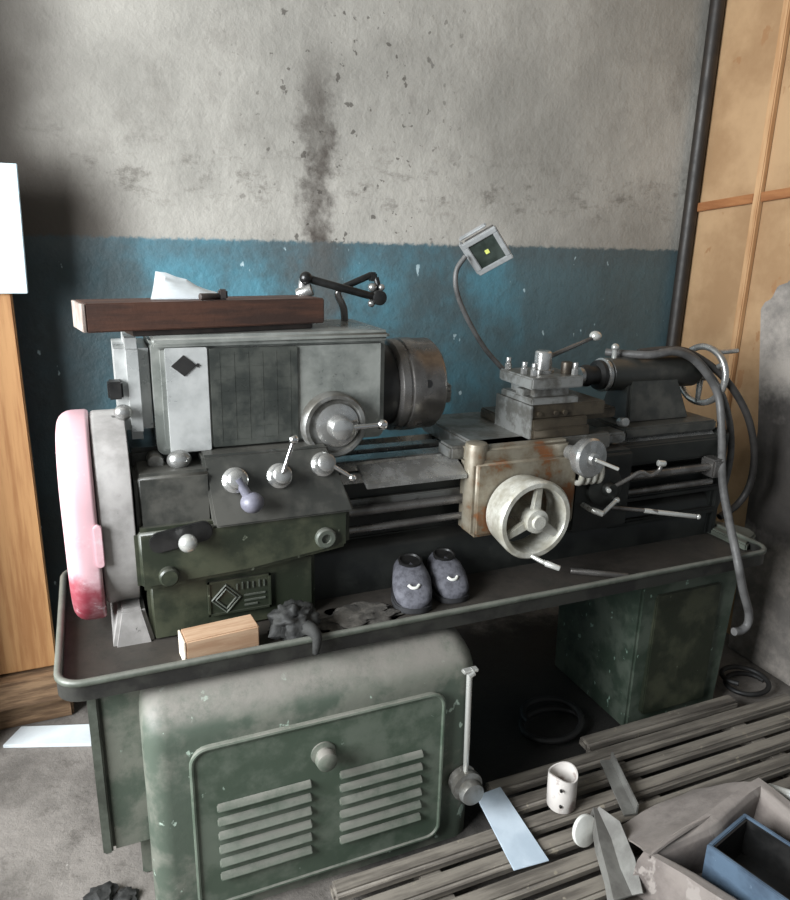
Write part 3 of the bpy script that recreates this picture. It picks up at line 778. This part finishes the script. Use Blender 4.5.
# ------------------------------------------------------------------ hoses, lamp, jointed stand
solo(MB().tube([(1.52, 1.86, 1.225), (1.60, 1.76, 1.228), (1.70, 1.745, 1.236), (1.785, 1.735, 1.20), (1.865, 1.71, 1.10), (1.855, 1.66, 0.98), (1.80, 1.58, 0.85), (1.765, 1.50, 0.745), (1.738, 1.437, 0.677), (1.735, 1.410, 0.625), (1.765, 1.408, 0.55), (1.805, 1.408, 0.47), (1.808, 1.408, 0.428), (1.785, 1.408, 0.412), (1.755, 1.408, 0.414)], 0.0125, 12, 8),
     'coolant_hose', 'hose', (1.738, 1.41, 0.62), 'pale grey hose draped over the tailstock and hanging past the tray rim', 'hose')
solo(MB().tube([(1.60, 1.80, 1.230), (1.70, 1.79, 1.236), (1.79, 1.775, 1.225), (1.90, 1.73, 1.15), (1.995, 1.70, 1.03), (2.05, 1.69, 0.90), (2.06, 1.69, 0.78), (2.03, 1.70, 0.70), (1.95, 1.70, 0.66)], 0.012, 12, 8),
     'drain_hose', 'dark_hose', (1.95, 1.70, 0.66), 'dark hose arching out furthest right from the tailstock down into the tray', 'hose')
solo(MB().tube([(1.66, 1.77, 1.233), (1.74, 1.76, 1.235), (1.82, 1.74, 1.185), (1.90, 1.715, 1.08), (1.945, 1.70, 0.95), (1.955, 1.70, 0.82), (1.93, 1.71, 0.70), (1.90, 1.73, 0.66)], 0.011, 12, 8),
     'air_hose', 'hose', (1.90, 1.73, 0.66), 'thin grey hose running between the other two hoses behind the tailstock', 'hose')

LP = thing('floodlight', (1.25, 1.90, 1.03), 'small square floodlight on a thin bent gooseneck rising behind the tool post', 'lamp')
MB().tube([(1.25, 1.90, 1.03), (1.235, 1.90, 1.09), (1.185, 1.905, 1.160), (1.105, 1.92, 1.245), (1.035, 1.92, 1.345), (1.000, 1.92, 1.42), (0.998, 1.92, 1.475), (1.022, 1.915, 1.515)], 0.0075, 12, 8).build('gooseneck', 'hose', LP)
n_v = V((-0.42, -0.80, -0.42)).normalized()
u_v = V((0.76, -0.02, 0.65)); u_v = (u_v - n_v * u_v.dot(n_v)).normalized()
w_v = n_v.cross(u_v)
LM = Matrix((( u_v.x, w_v.x, n_v.x, 1.085), (u_v.y, w_v.y, n_v.y, 1.90), (u_v.z, w_v.z, n_v.z, 1.532), (0, 0, 0, 1)))
hs = MB().box(-0.052, 0.052, -0.052, 0.052, -0.030, 0.0, 0.006, M4=LM)
for i in range(6): hs.box(-0.042, 0.042, -0.040 + i * 0.0155, -0.036 + i * 0.0155, -0.052, -0.028, M4=LM)
hs = hs.build('lamp_housing', 'steel_dark', LP)
bz = MB()
for x0, x1, y0, y1 in ((-.056, .056, .040, .056), (-.056, .056, -.056, -.040), (-.056, -.040, -.041, .041), (.040, .056, -.041, .041)):
    bz.box(x0, x1, y0, y1, -0.002, 0.010, 0.002, M4=LM)
bz.build('bezel', 'lamp_grey', LP)
ln = MB().box(-0.041, 0.041, -0.041, 0.041, 0.000, 0.005, M4=LM).build('lens', 'glass', LP)
MB().box(-0.006, 0.006, -0.006, 0.006, 0.004, 0.007, M4=LM).build('led_chip', 'led', ln)
MB().box(-0.064, -0.055, -0.056, 0.056, -0.028, -0.004, 0.003, M4=LM).box(-0.06, 0.03, 0.056, 0.064, -0.04, -0.022, 0.003, M4=LM).build('bracket', 'lamp_grey', LP)

ST = thing('jointed_stand', (0.52, 1.86, 1.340), 'black jointed metal arm with silver clamp standing on the back of the headstock', 'stand')
MB().cyl((0.512, 1.86, 1.340), (0.512, 1.86, 1.405), 0.022, seg=20, bev=0.004).cyl((0.512, 1.86, 1.405), (0.520, 1.86, 1.452), 0.012, seg=16).cyl((0.50, 1.85, 1.412), (0.535, 1.83, 1.428), 0.016, seg=18, bev=0.004).build('clamp', 'steel', ST)
a1 = MB().cyl((0.522, 1.845, 1.455), (0.728, 1.845, 1.402), 0.0105, seg=14, bev=0.003).sphere((0.522, 1.845, 1.455), 0.017).cyl((0.725, 1.83, 1.404), (0.725, 1.87, 1.404), 0.020, seg=18, bev=0.004).build('arm', 'black', ST)
MB().cyl((0.625, 1.88, 1.425), (0.715, 1.88, 1.462), 0.009, seg=14, bev=0.003).box(0.708, 0.730, 1.868, 1.892, 1.446, 1.470, 0.004).cyl((0.728, 1.875, 1.455), (0.738, 1.86, 1.404), 0.008, seg=12).build('arm', 'black', ST)
MB().tube([(0.640, 1.88, 1.340), (0.636, 1.88, 1.375), (0.620, 1.88, 1.41), (0.626, 1.88, 1.428)], 0.010).build('post', 'steel_dark', ST)
for p, r in (((0.712, 1.86, 1.43), 0.012), ((0.706, 1.85, 1.388), 0.010), ((0.738, 1.858, 1.43), 0.009)): MB().sphere(p, r).build('pivot_screw', 'steel', ST)

# ------------------------------------------------------------------ things on the headstock
BM = thing('wooden_beam', (0.25, 1.725, 1.354), 'dark brown wooden beam lying across the top of the headstock', 'beam', local=True, rot=(0, 0, math.radians(10)))
MB().box(-0.275, 0.275, -0.06, 0.06, 0.0, 0.060, 0.003).build('beam_body', 'beam', BM)
MB().box(-0.281, -0.2745, -0.059, 0.059, 0.001, 0.059, 0.001).build('sawn_end', 'beam_end', BM)
solo(MB().box(-0.18, 0.25, -0.045, 0.045, 0.0, 0.0135, 0.002), 'packing_strip', 'tool', (0, 0, 0), 'thin dark packing strip squeezed between the brown beam and the headstock lid', 'strip').matrix_world = Matrix.Translation((0.25, 1.725, 1.3403)) @ Matrix.Rotation(math.radians(10), 4, 'Z')
gr = []
for i in range(9):
    row = []
    for j in range(7):
        x = 0.125 + 0.155 * j / 6
        y = 1.695 + 0.075 * i / 8
        z = 1.4155 + 0.056 * (i / 8) ** 1.2 * max(0.0, 1 - 0.95 * abs(j / 6 - 0.10) / 0.9) + 0.003 * (1 + math.sin(j * 2.1 + i)) * i / 8
        row.append((x + 0.020 * (i / 8) * (1 - j / 6), y, z))
    gr.append(row)
solo(MB().sheet(gr, 0.002), 'crumpled_paper', 'paper', (0.2, 1.73, 1.4145), 'crumpled white paper lying on top of the dark brown beam', 'paper', ang=20)
TL = thing('hand_tool', (0.27, 1.695, 1.4145), 'small dark hand tool beside the crumpled paper on the beam', 'tool')
MB().cyl((0.228, 1.672, 1.4225), (0.275, 1.690, 1.4225), 0.008, 0.007, 12, 0.002).build('shank', 'tool', TL)
MB().box(0.272, 0.292, 1.680, 1.704, 1.4145, 1.438, 0.004).build('tool_head', 'tool', TL)

# ------------------------------------------------------------------ things in the tray
WB = thing('wood_block', (0.21, 1.50, 0.628), 'pale planed wooden block lying in the tray below the name plate', 'block', local=True, rot=(0, 0, math.radians(5)))
MB().box(-0.083, 0.085, -0.030, 0.034, 0.0, 0.062, 0.003).build('block_body', 'pale_wood', WB)
MB().box(-0.087, -0.0825, -0.029, 0.033, 0.001, 0.061, 0.001).build('sawn_end', 'pale_wood_end', WB)
rg = MB()
tb = bmesh.new(); bmesh.ops.create_icosphere(tb, subdivisions=4, radius=1)
for v in tb.verts:
    d = v.co.copy()
    r = 1 + 0.42 * mnoise.noise(d * 2.3 + V((3, 1, 2))) + 0.22 * mnoise.noise(d * 6)
    v.co = V((d.x * 0.056 * r, d.y * 0.05 * r, d.z * 0.038 * r + (0.012 if d.z > 0 else 0)))
rg.merge(tb, Matrix.Translation((0.385, 1.50, 0.664)))
rg.tube([(0.40, 1.47, 0.672), (0.412, 1.436, 0.678), (0.418, 1.418, 0.664), (0.414, 1.416, 0.628)], lambda t: 0.020 - 0.012 * t, 10, 5)
for v in rg.bm.verts:
    if v.co.z < 0.632 and v.co.y > 1.445: v.co.z = 0.632
solo(rg, 'rag', 'rag', (0.385, 1.50, 0.630), 'black oily rag crumpled in the tray beside the pale wooden block', 'rag', ang=70)

def shoe(name, loc, rz, label, sc):
    r = thing(name, loc, label, 'shoe', 'pair of grey shoes in the tray', local=True, rot=(0, 0, rz))
    # loft along y: toe at y = 0, heel at y = .21
    secs = [(y * 0.80, w_ * 1.16, h_ * 0.92) for y, w_, h_ in [(0.000, 0.010, 0.030), (0.010, 0.030, 0.046), (0.030, 0.040, 0.062), (0.06, 0.044, 0.078), (0.09, 0.045, 0.094), (0.12, 0.043, 0.104), (0.15, 0.040, 0.104), (0.18, 0.037, 0.108), (0.20, 0.028, 0.108), (0.21, 0.012, 0.100)]]
    tb = bmesh.new()
    rings = []
    for y, hwid, h in secs:
        ring = []
        for i in range(20):
            a = 2 * PI * i / 20
            ca, sa = math.cos(a), math.sin(a)
            px = hwid * math.copysign(abs(ca) ** 0.75, ca)
            pz = 0.012 + (h - 0.012) * (0.5 + 0.5 * math.copysign(abs(sa) ** 0.8, sa))
            ring.append(tb.verts.new((px * sc, y * sc, pz * sc)))
        rings.append(ring)
    for a, b in zip(rings[:-1], rings[1:]):
        for i in range(20):
            j = (i + 1) % 20
            tb.faces.new((a[i], a[j], b[j], b[i]))
    tb.faces.new(rings[0]); tb.faces.new(rings[-1])
    bmesh.ops.recalc_face_normals(tb, faces=tb.faces)
    MB().merge(tb).build('upper', 'shoe', r, 60)
    out = [(0.0, 0.0)] + [(y, hwid + 0.002) for y, hwid, h in secs]
    pts = [(hwid * sc, (y - 0.001) * sc) for y, hwid in out[1:]] + [(-hwid * sc, (y - 0.001) * sc) for y, hwid in reversed(out[1:])]
    MB().prism(pts, 'z', 0.0, 0.020 * sc, 0.003).build('shoe_sole', 'sole', r)
    MB().lathe((0, 0.118 * sc, 0.088 * sc), (0, -0.12, 1), [(0, 0.001), (0.004, 0.031 * sc), (0.014 * sc, 0.033 * sc), (0.015 * sc, 0.028 * sc), (0.010 * sc, 0.026 * sc), (0.008 * sc, 0)], 24).build('collar', 'black', r)
    MB().tube([(-0.014 * sc, 0.036 * sc, 0.066 * sc), (-0.006 * sc, 0.028 * sc, 0.062 * sc), (0.006 * sc, 0.028 * sc, 0.062 * sc), (0.014 * sc, 0.036 * sc, 0.066 * sc)], 0.0042, 8, 5).build('toe_mark', 'white_plastic', r)
    return r
shoe('shoe', (0.705, 1.500, 0.628), math.radians(-16), 'left one of two grey shoes in the tray, its pale toe mark tilted', 1.0)
shoe('shoe', (0.830, 1.515, 0.628), math.radians(-8), 'right one of two grey shoes in the tray, nearer the handwheel', 0.95)
tb = bmesh.new(); bmesh.ops.create_icosphere(tb, subdivisions=4, radius=1)
for v in tb.verts:
    q = 1 + 0.5 * mnoise.noise(v.co * 2.2 + V((7, 0, 0))) + 0.25 * mnoise.noise(v.co * 6)
    v.co = V((v.co.x * 0.10 * q, v.co.y * 0.055 * q, max(0.0, v.co.z * 0.016 * q)))
solo(MB().merge(tb, Matrix.Translation((0.555, 1.535, 0.6285))), 'dirt_crust', 'dirt', (0.555, 1.535, 0.6285), 'flat grey crust of dirt on the tray floor left of the shoes', 'dirt', ang=80)['kind'] = 'thing'
solo(MB().cyl((1.23, 1.56, 0.639), (1.37, 1.475, 0.637), 0.009, seg=14, bev=0.002), 'steel_bar', 'steel_dark', (1.30, 1.52, 0.63), 'short dark steel bar lying in the tray under the handwheel', 'bar')

# ------------------------------------------------------------------ duckboard and things on it
DB = thing('duckboard', (1.2, 1.2, 0.0), 'grimy grey slatted wooden duckboard on the floor in front of the lathe', 'duckboard')
for i, (y, x0, x1) in enumerate(((0.76, 0.50, 2.30), (0.835, 0.47, 2.34), (0.91, 0.52, 2.31), (0.985, 0.46, 2.36), (1.06, 0.50, 2.28), (1.135, 0.44, 2.33), (1.21, 0.46, 2.27), (1.285, 0.41, 2.25), (1.36, 0.90, 2.20), (1.435, 0.92, 2.12), (1.505, 1.30, 1.93))):
    s = MB().box(x0, x1, y - 0.0255, y + 0.0255, 0.042, 0.074, 0.009, 3).wobble(0.004, 5, i)
    s.build('slat', 'slat', DB)
for x, y0, y1 in ((0.66, 0.72, 1.315), (1.36, 0.72, 1.525), (1.86, 0.72, 1.525), (2.12, 0.72, 1.40)):
    MB().box(x - 0.03, x + 0.03, y0, y1, 0.0, 0.042, 0.004).build('bearer', 'slat', DB)

st = MB()
st.hexa([(0.868, 1.412, 0.0795), (0.950, 1.418, 0.0795), (0.934, 1.155, 0.0795), (0.836, 1.162, 0.0795)], [(0.868, 1.412, 0.0830), (0.950, 1.418, 0.0830), (0.934, 1.155, 0.0830), (0.836, 1.162, 0.0830)], 0.001)
solo(st, 'flat_plate', 'plate_blue', (0.9, 1.26, 0.0795), 'bluish white flat plate lying on the duckboard by the cabinet corner', 'plate')
MG = thing('enamel_cup', (1.075, 1.305, 0.0765), 'white dented tin cup standing on the duckboard slats', 'cup')
mg = MB()
tb = bmesh.new()
rings = []
for z, r, jag in ((0.0, 0.036, 0), (0.004, 0.039, 0), (0.05, 0.040, 0), (0.095, 0.040, 1), (0.095, 0.036, 1), (0.01, 0.035, 0)):
    rings.append([tb.verts.new((1.075 + 0.06 * z + r * math.cos(2 * PI * i / 32), 1.305 + 0.12 * z + r * math.sin(2 * PI * i / 32), 0.0765 + z + jag * 0.007 * math.sin(4 * PI * i / 32 + 0.8))) for i in range(32)])
for a, b in zip(rings[:-1], rings[1:]):
    for i in range(32): tb.faces.new((a[i], a[(i + 1) % 32], b[(i + 1) % 32], b[i]))
tb.faces.new(rings[0]); tb.faces.new(rings[-1])
bmesh.ops.recalc_face_normals(tb, faces=tb.faces)
mg.merge(tb).build('cup_body', 'mug', MG)
for x, z in ((1.050, 0.152), (1.052, 0.102)):
    a = math.acos(max(-1, min(1, (x - 1.075) / 0.040)))
    p = V((x, 1.305 - 0.040 * math.sin(a) + 0.006, z)); d = V((x - 1.075, -0.040 * math.sin(a), 0)).normalized()
    MB().cyl(p, p + d * 0.004 - V((0, 0.002, 0)), 0.004, seg=10).build('hole', 'black', MG)
an = MB().hexa([(1.285, 1.405, 0.076), (1.316, 1.396, 0.076), (1.244, 1.200, 0.076), (1.210, 1.207, 0.076)], [(1.285, 1.405, 0.081), (1.316, 1.396, 0.081), (1.244, 1.200, 0.081), (1.210, 1.207, 0.081)])
an.hexa([(1.316, 1.396, 0.076), (1.321, 1.395, 0.076), (1.249, 1.199, 0.076), (1.244, 1.200, 0.076)], [(1.316, 1.396, 0.108), (1.321, 1.395, 0.108), (1.249, 1.199, 0.108), (1.244, 1.200, 0.108)])
solo(an, 'angle_iron', 'scrap', (1.26, 1.3, 0.076), 'grey strip of angle iron lying across the duckboard behind the folded scrap', 'angle iron')

# folded sheet-metal channel
ch = thing('folded_scrap', (1.06, 1.06, 0.075), 'bent grey sheet-metal channel lying at the left of the dusty carton', 'scrap metal')
g1 = [[(1.096, 1.205, 0.120), (1.098, 1.200, 0.145), (1.104, 1.195, 0.145), (1.110, 1.194, 0.152)],
      [(1.050, 1.120, 0.098), (1.052, 1.115, 0.132), (1.092, 1.120, 0.122), (1.124, 1.130, 0.156)],
      [(1.016, 1.040, 0.090), (1.020, 1.040, 0.118), (1.064, 1.050, 0.108), (1.090, 1.032, 0.146)],
      [(0.985, 0.985, 0.084), (0.995, 0.985, 0.104), (1.046, 0.985, 0.100), (1.064, 0.970, 0.116)]]
MB().sheet(g1, 0.004).build('channel', 'scrap', ch, 25)
MB().sheet([[(0.985, 0.985, 0.102), (1.035, 0.965, 0.106), (1.085, 0.95, 0.104)], [(0.975, 0.93, 0.096), (1.03, 0.92, 0.10), (1.09, 0.91, 0.10)], [(0.985, 0.86, 0.09), (1.04, 0.85, 0.09), (1.10, 0.84, 0.09)]], 0.003).build('bright_flap', 'chrome', ch)
ld = MB().cyl((0, 0, 0), (0, 0, 0.012), 0.040, seg=32, bev=0.003)
o = solo(ld, 'round_lid', 'white_plastic', (0, 0, 0), 'white round lid propped on edge against the bent sheet-metal channel', 'lid')
o.location = (1.050, 1.178, 0.115); o.rotation_euler = (math.radians(72), 0, math.radians(8))

# dusty carton and the blue box in it
ct = MB()
outer = [(1.075, 1.009), (1.30, 1.045), (1.514, 1.074), (1.56, 0.90), (1.58, 0.66), (1.26, 0.62), (1.165, 0.83)]
cxx = sum(p[0] for p in outer) / len(outer); cyy = sum(p[1] for p in outer) / len(outer)
def sh_(p, d):
    v = V((cxx - p[0], cyy - p[1])); l = v.length
    return (p[0] + v.x * d / l, p[1] + v.y * d / l)
inner = [sh_(p, 0.055) for p in outer]
tb = bmesh.new()
def ringv(pts, z, zz=None): return [tb.verts.new((p[0], p[1], z + (zz[i] if zz else 0))) for i, p in enumerate(pts)]
zz = [0.0, 0.012, 0.028, 0.0, -0.02, -0.03, -0.015]
low = [sh_(p, -0.012) for p in outer]
lv = [ringv(low, 0.078), ringv(outer, 0.17, zz), ringv([sh_(p, 0.012) for p in outer], 0.197, zz), ringv([sh_(p, 0.04) for p in outer], 0.194, zz), ringv(inner, 0.178, zz), ringv([sh_(p, 0.065) for p in outer], 0.088)]
for a, b in zip(lv[:-1], lv[1:]):
    for i in range(len(a)):
        j = (i + 1) % len(a)
        tb.faces.new((a[i], a[j], b[j], b[i]))
tb.faces.new(lv[0]); tb.faces.new(lv[-1])
bmesh.ops.recalc_face_normals(tb, faces=tb.faces)
bmesh.ops.subdivide_edges(tb, edges=tb.edges, cuts=3, use_grid_fill=True)
ct.merge(tb).wobble(0.010, 9, 5)
for v in ct.bm.verts: v.co.z = max(v.co.z, 0.0765)
cto = solo(ct, 'carton', 'carton', (1.32, 0.88, 0.0765), 'large dusty brown-grey open carton lying on the duckboard', 'carton', ang=50)
WORLD[cto.name] = V((1.32, 0.88, 0.0765))
fl = []
for i in range(7):
    t = i / 6
    a, b = V((1.085, 0.990, 0.196)).lerp(V((1.505, 1.050, 0.222)), t), V((1.125, 1.150, 0.118)).lerp(V((1.43, 1.190, 0.115)), t)
    fl.append([a.lerp(b, k / 4) + V((0, 0, 0.008 * math.sin(k * 1.3 + i))) for k in range(5)])
MB().sheet(fl, 0.005).build('flap', 'carton', cto)
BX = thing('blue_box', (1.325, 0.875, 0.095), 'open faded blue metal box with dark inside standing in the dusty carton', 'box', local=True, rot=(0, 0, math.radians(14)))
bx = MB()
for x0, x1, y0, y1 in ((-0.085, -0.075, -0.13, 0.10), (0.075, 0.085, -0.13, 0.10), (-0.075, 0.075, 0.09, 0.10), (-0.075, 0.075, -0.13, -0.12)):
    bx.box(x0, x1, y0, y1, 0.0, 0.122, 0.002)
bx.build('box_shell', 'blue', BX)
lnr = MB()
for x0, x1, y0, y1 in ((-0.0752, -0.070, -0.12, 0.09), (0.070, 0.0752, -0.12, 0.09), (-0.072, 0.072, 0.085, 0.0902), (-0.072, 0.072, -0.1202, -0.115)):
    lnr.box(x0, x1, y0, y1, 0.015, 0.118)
lnr.build('shade_lining', 'black', BX)  # black liner added to darken the inside, standing for its shade
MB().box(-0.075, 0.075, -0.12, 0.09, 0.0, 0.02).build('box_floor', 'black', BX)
solo(MB().cyl((1.555, 1.065, 0.175), (1.600, 0.975, 0.190), 0.014, 0.016, 16, 0.004).box(1.57, 1.60, 1.00, 1.05, 0.0765, 0.175, 0.004), 'pale_tube', 'white_plastic', (1.60, 1.04, 0.0765),
     'pale white plastic tube on a foot behind the right side of the carton', 'tube')
# loose cables and litter on the floor
def coil(c, R, r, turns, seed):
    pts = []
    for i in range(int(turns * 14) + 1):
        a = 2 * PI * i / 14
        q = R * (1 + 0.12 * math.sin(i * 0.7 + seed))
        pts.append((c[0] + q * math.cos(a), c[1] + q * 0.8 * math.sin(a), r + 0.004 + 0.002 * i))
    return MB().tube(pts, r, 10, 3)
solo(coil((2.10, 1.60), 0.085, 0.009, 1.6, 1), 'cable_coil', 'rubber', (2.10, 1.60, 0.0), 'black cable coil on the floor right of the pedestal', 'cable')
solo(coil((1.30, 1.66), 0.11, 0.011, 1.5, 2), 'cable_loop', 'rubber', (1.30, 1.66, 0.0), 'black cable loop on the dark floor left of the pedestal', 'cable')
lt = [(-0.10, 1.52, 0.030, 'dark lump of debris on the floor at the bottom left, larger of the two'), (-0.045, 1.50, 0.022, 'dark lump of debris on the floor nearest the cabinet corner')]
for i, (x, y, r, lab) in enumerate(lt):
    tb = bmesh.new(); bmesh.ops.create_icosphere(tb, subdivisions=3, radius=1)
    for v in tb.verts:
        q = 1 + 0.5 * mnoise.noise(v.co * 2 + V((i * 4, 0, 0)))
        v.co = V((v.co.x * r * 1.2 * q, v.co.y * r * q, max(0.0, v.co.z * r * 0.6 * q + r * 0.4)))
    solo(MB().merge(tb, Matrix.Translation((x, y, 0))), 'debris', 'rag', (x, y, 0), lab, 'debris')['kind'] = 'thing'
solo(MB().sphere((-0.043, 1.76, 0.006), 0.010, (1.3, 0.8, 0.6), 10), 'paint_chip', 'paper', (-0.043, 1.76, 0.0), 'small white chip on the concrete floor left of the cabinet', 'chip')

# ------------------------------------------------------------------ light
W = bpy.data.worlds.new('World'); S.world = W
W.use_nodes = True
W.node_tree.nodes['Background'].inputs['Color'].default_value = (0.86, 0.94, 1.0, 1)
W.node_tree.nodes['Background'].inputs['Strength'].default_value = 0.30
def area(name, loc, target, sx, sy, power, color):
    l = bpy.data.lights.new(name, 'AREA'); l.shape = 'RECTANGLE'; l.size = sx; l.size_y = sy; l.energy = power; l.color = color
    o = bpy.data.objects.new(name, l); COL.objects.link(o)
    o.location = loc
    o.rotation_euler = (V(target) - V(loc)).to_track_quat('-Z', 'Y').to_euler()
    return o
area('window_daylight', (-2.03, 0.75, 1.9), (0.6, 1.5, 1.2), 1.7, 1.7, 340, (0.93, 0.97, 1.0))

# ------------------------------------------------------------------ camera
cam = bpy.data.cameras.new('Camera')
cam.sensor_fit = 'VERTICAL'; cam.sensor_height = 24.0; cam.lens = 716.0 / 900.0 * 24.0
cam.clip_start = 0.02
co = bpy.data.objects.new('Camera', cam); COL.objects.link(co)
co.matrix_world = Matrix(((0.92268864, 0.08701415, -0.37559846, 0.0), (-0.38486053, 0.26593556, -0.88383293, 0.0), (0.02297902, 0.96005563, 0.27886403, 1.55), (0, 0, 0, 1)))
S.camera = co
S.view_settings.view_transform = 'Standard'
S.view_settings.look = 'None'
S.view_settings.gamma = 1.0
S.view_settings.use_curve_mapping = False
S.view_settings.exposure = -0.2
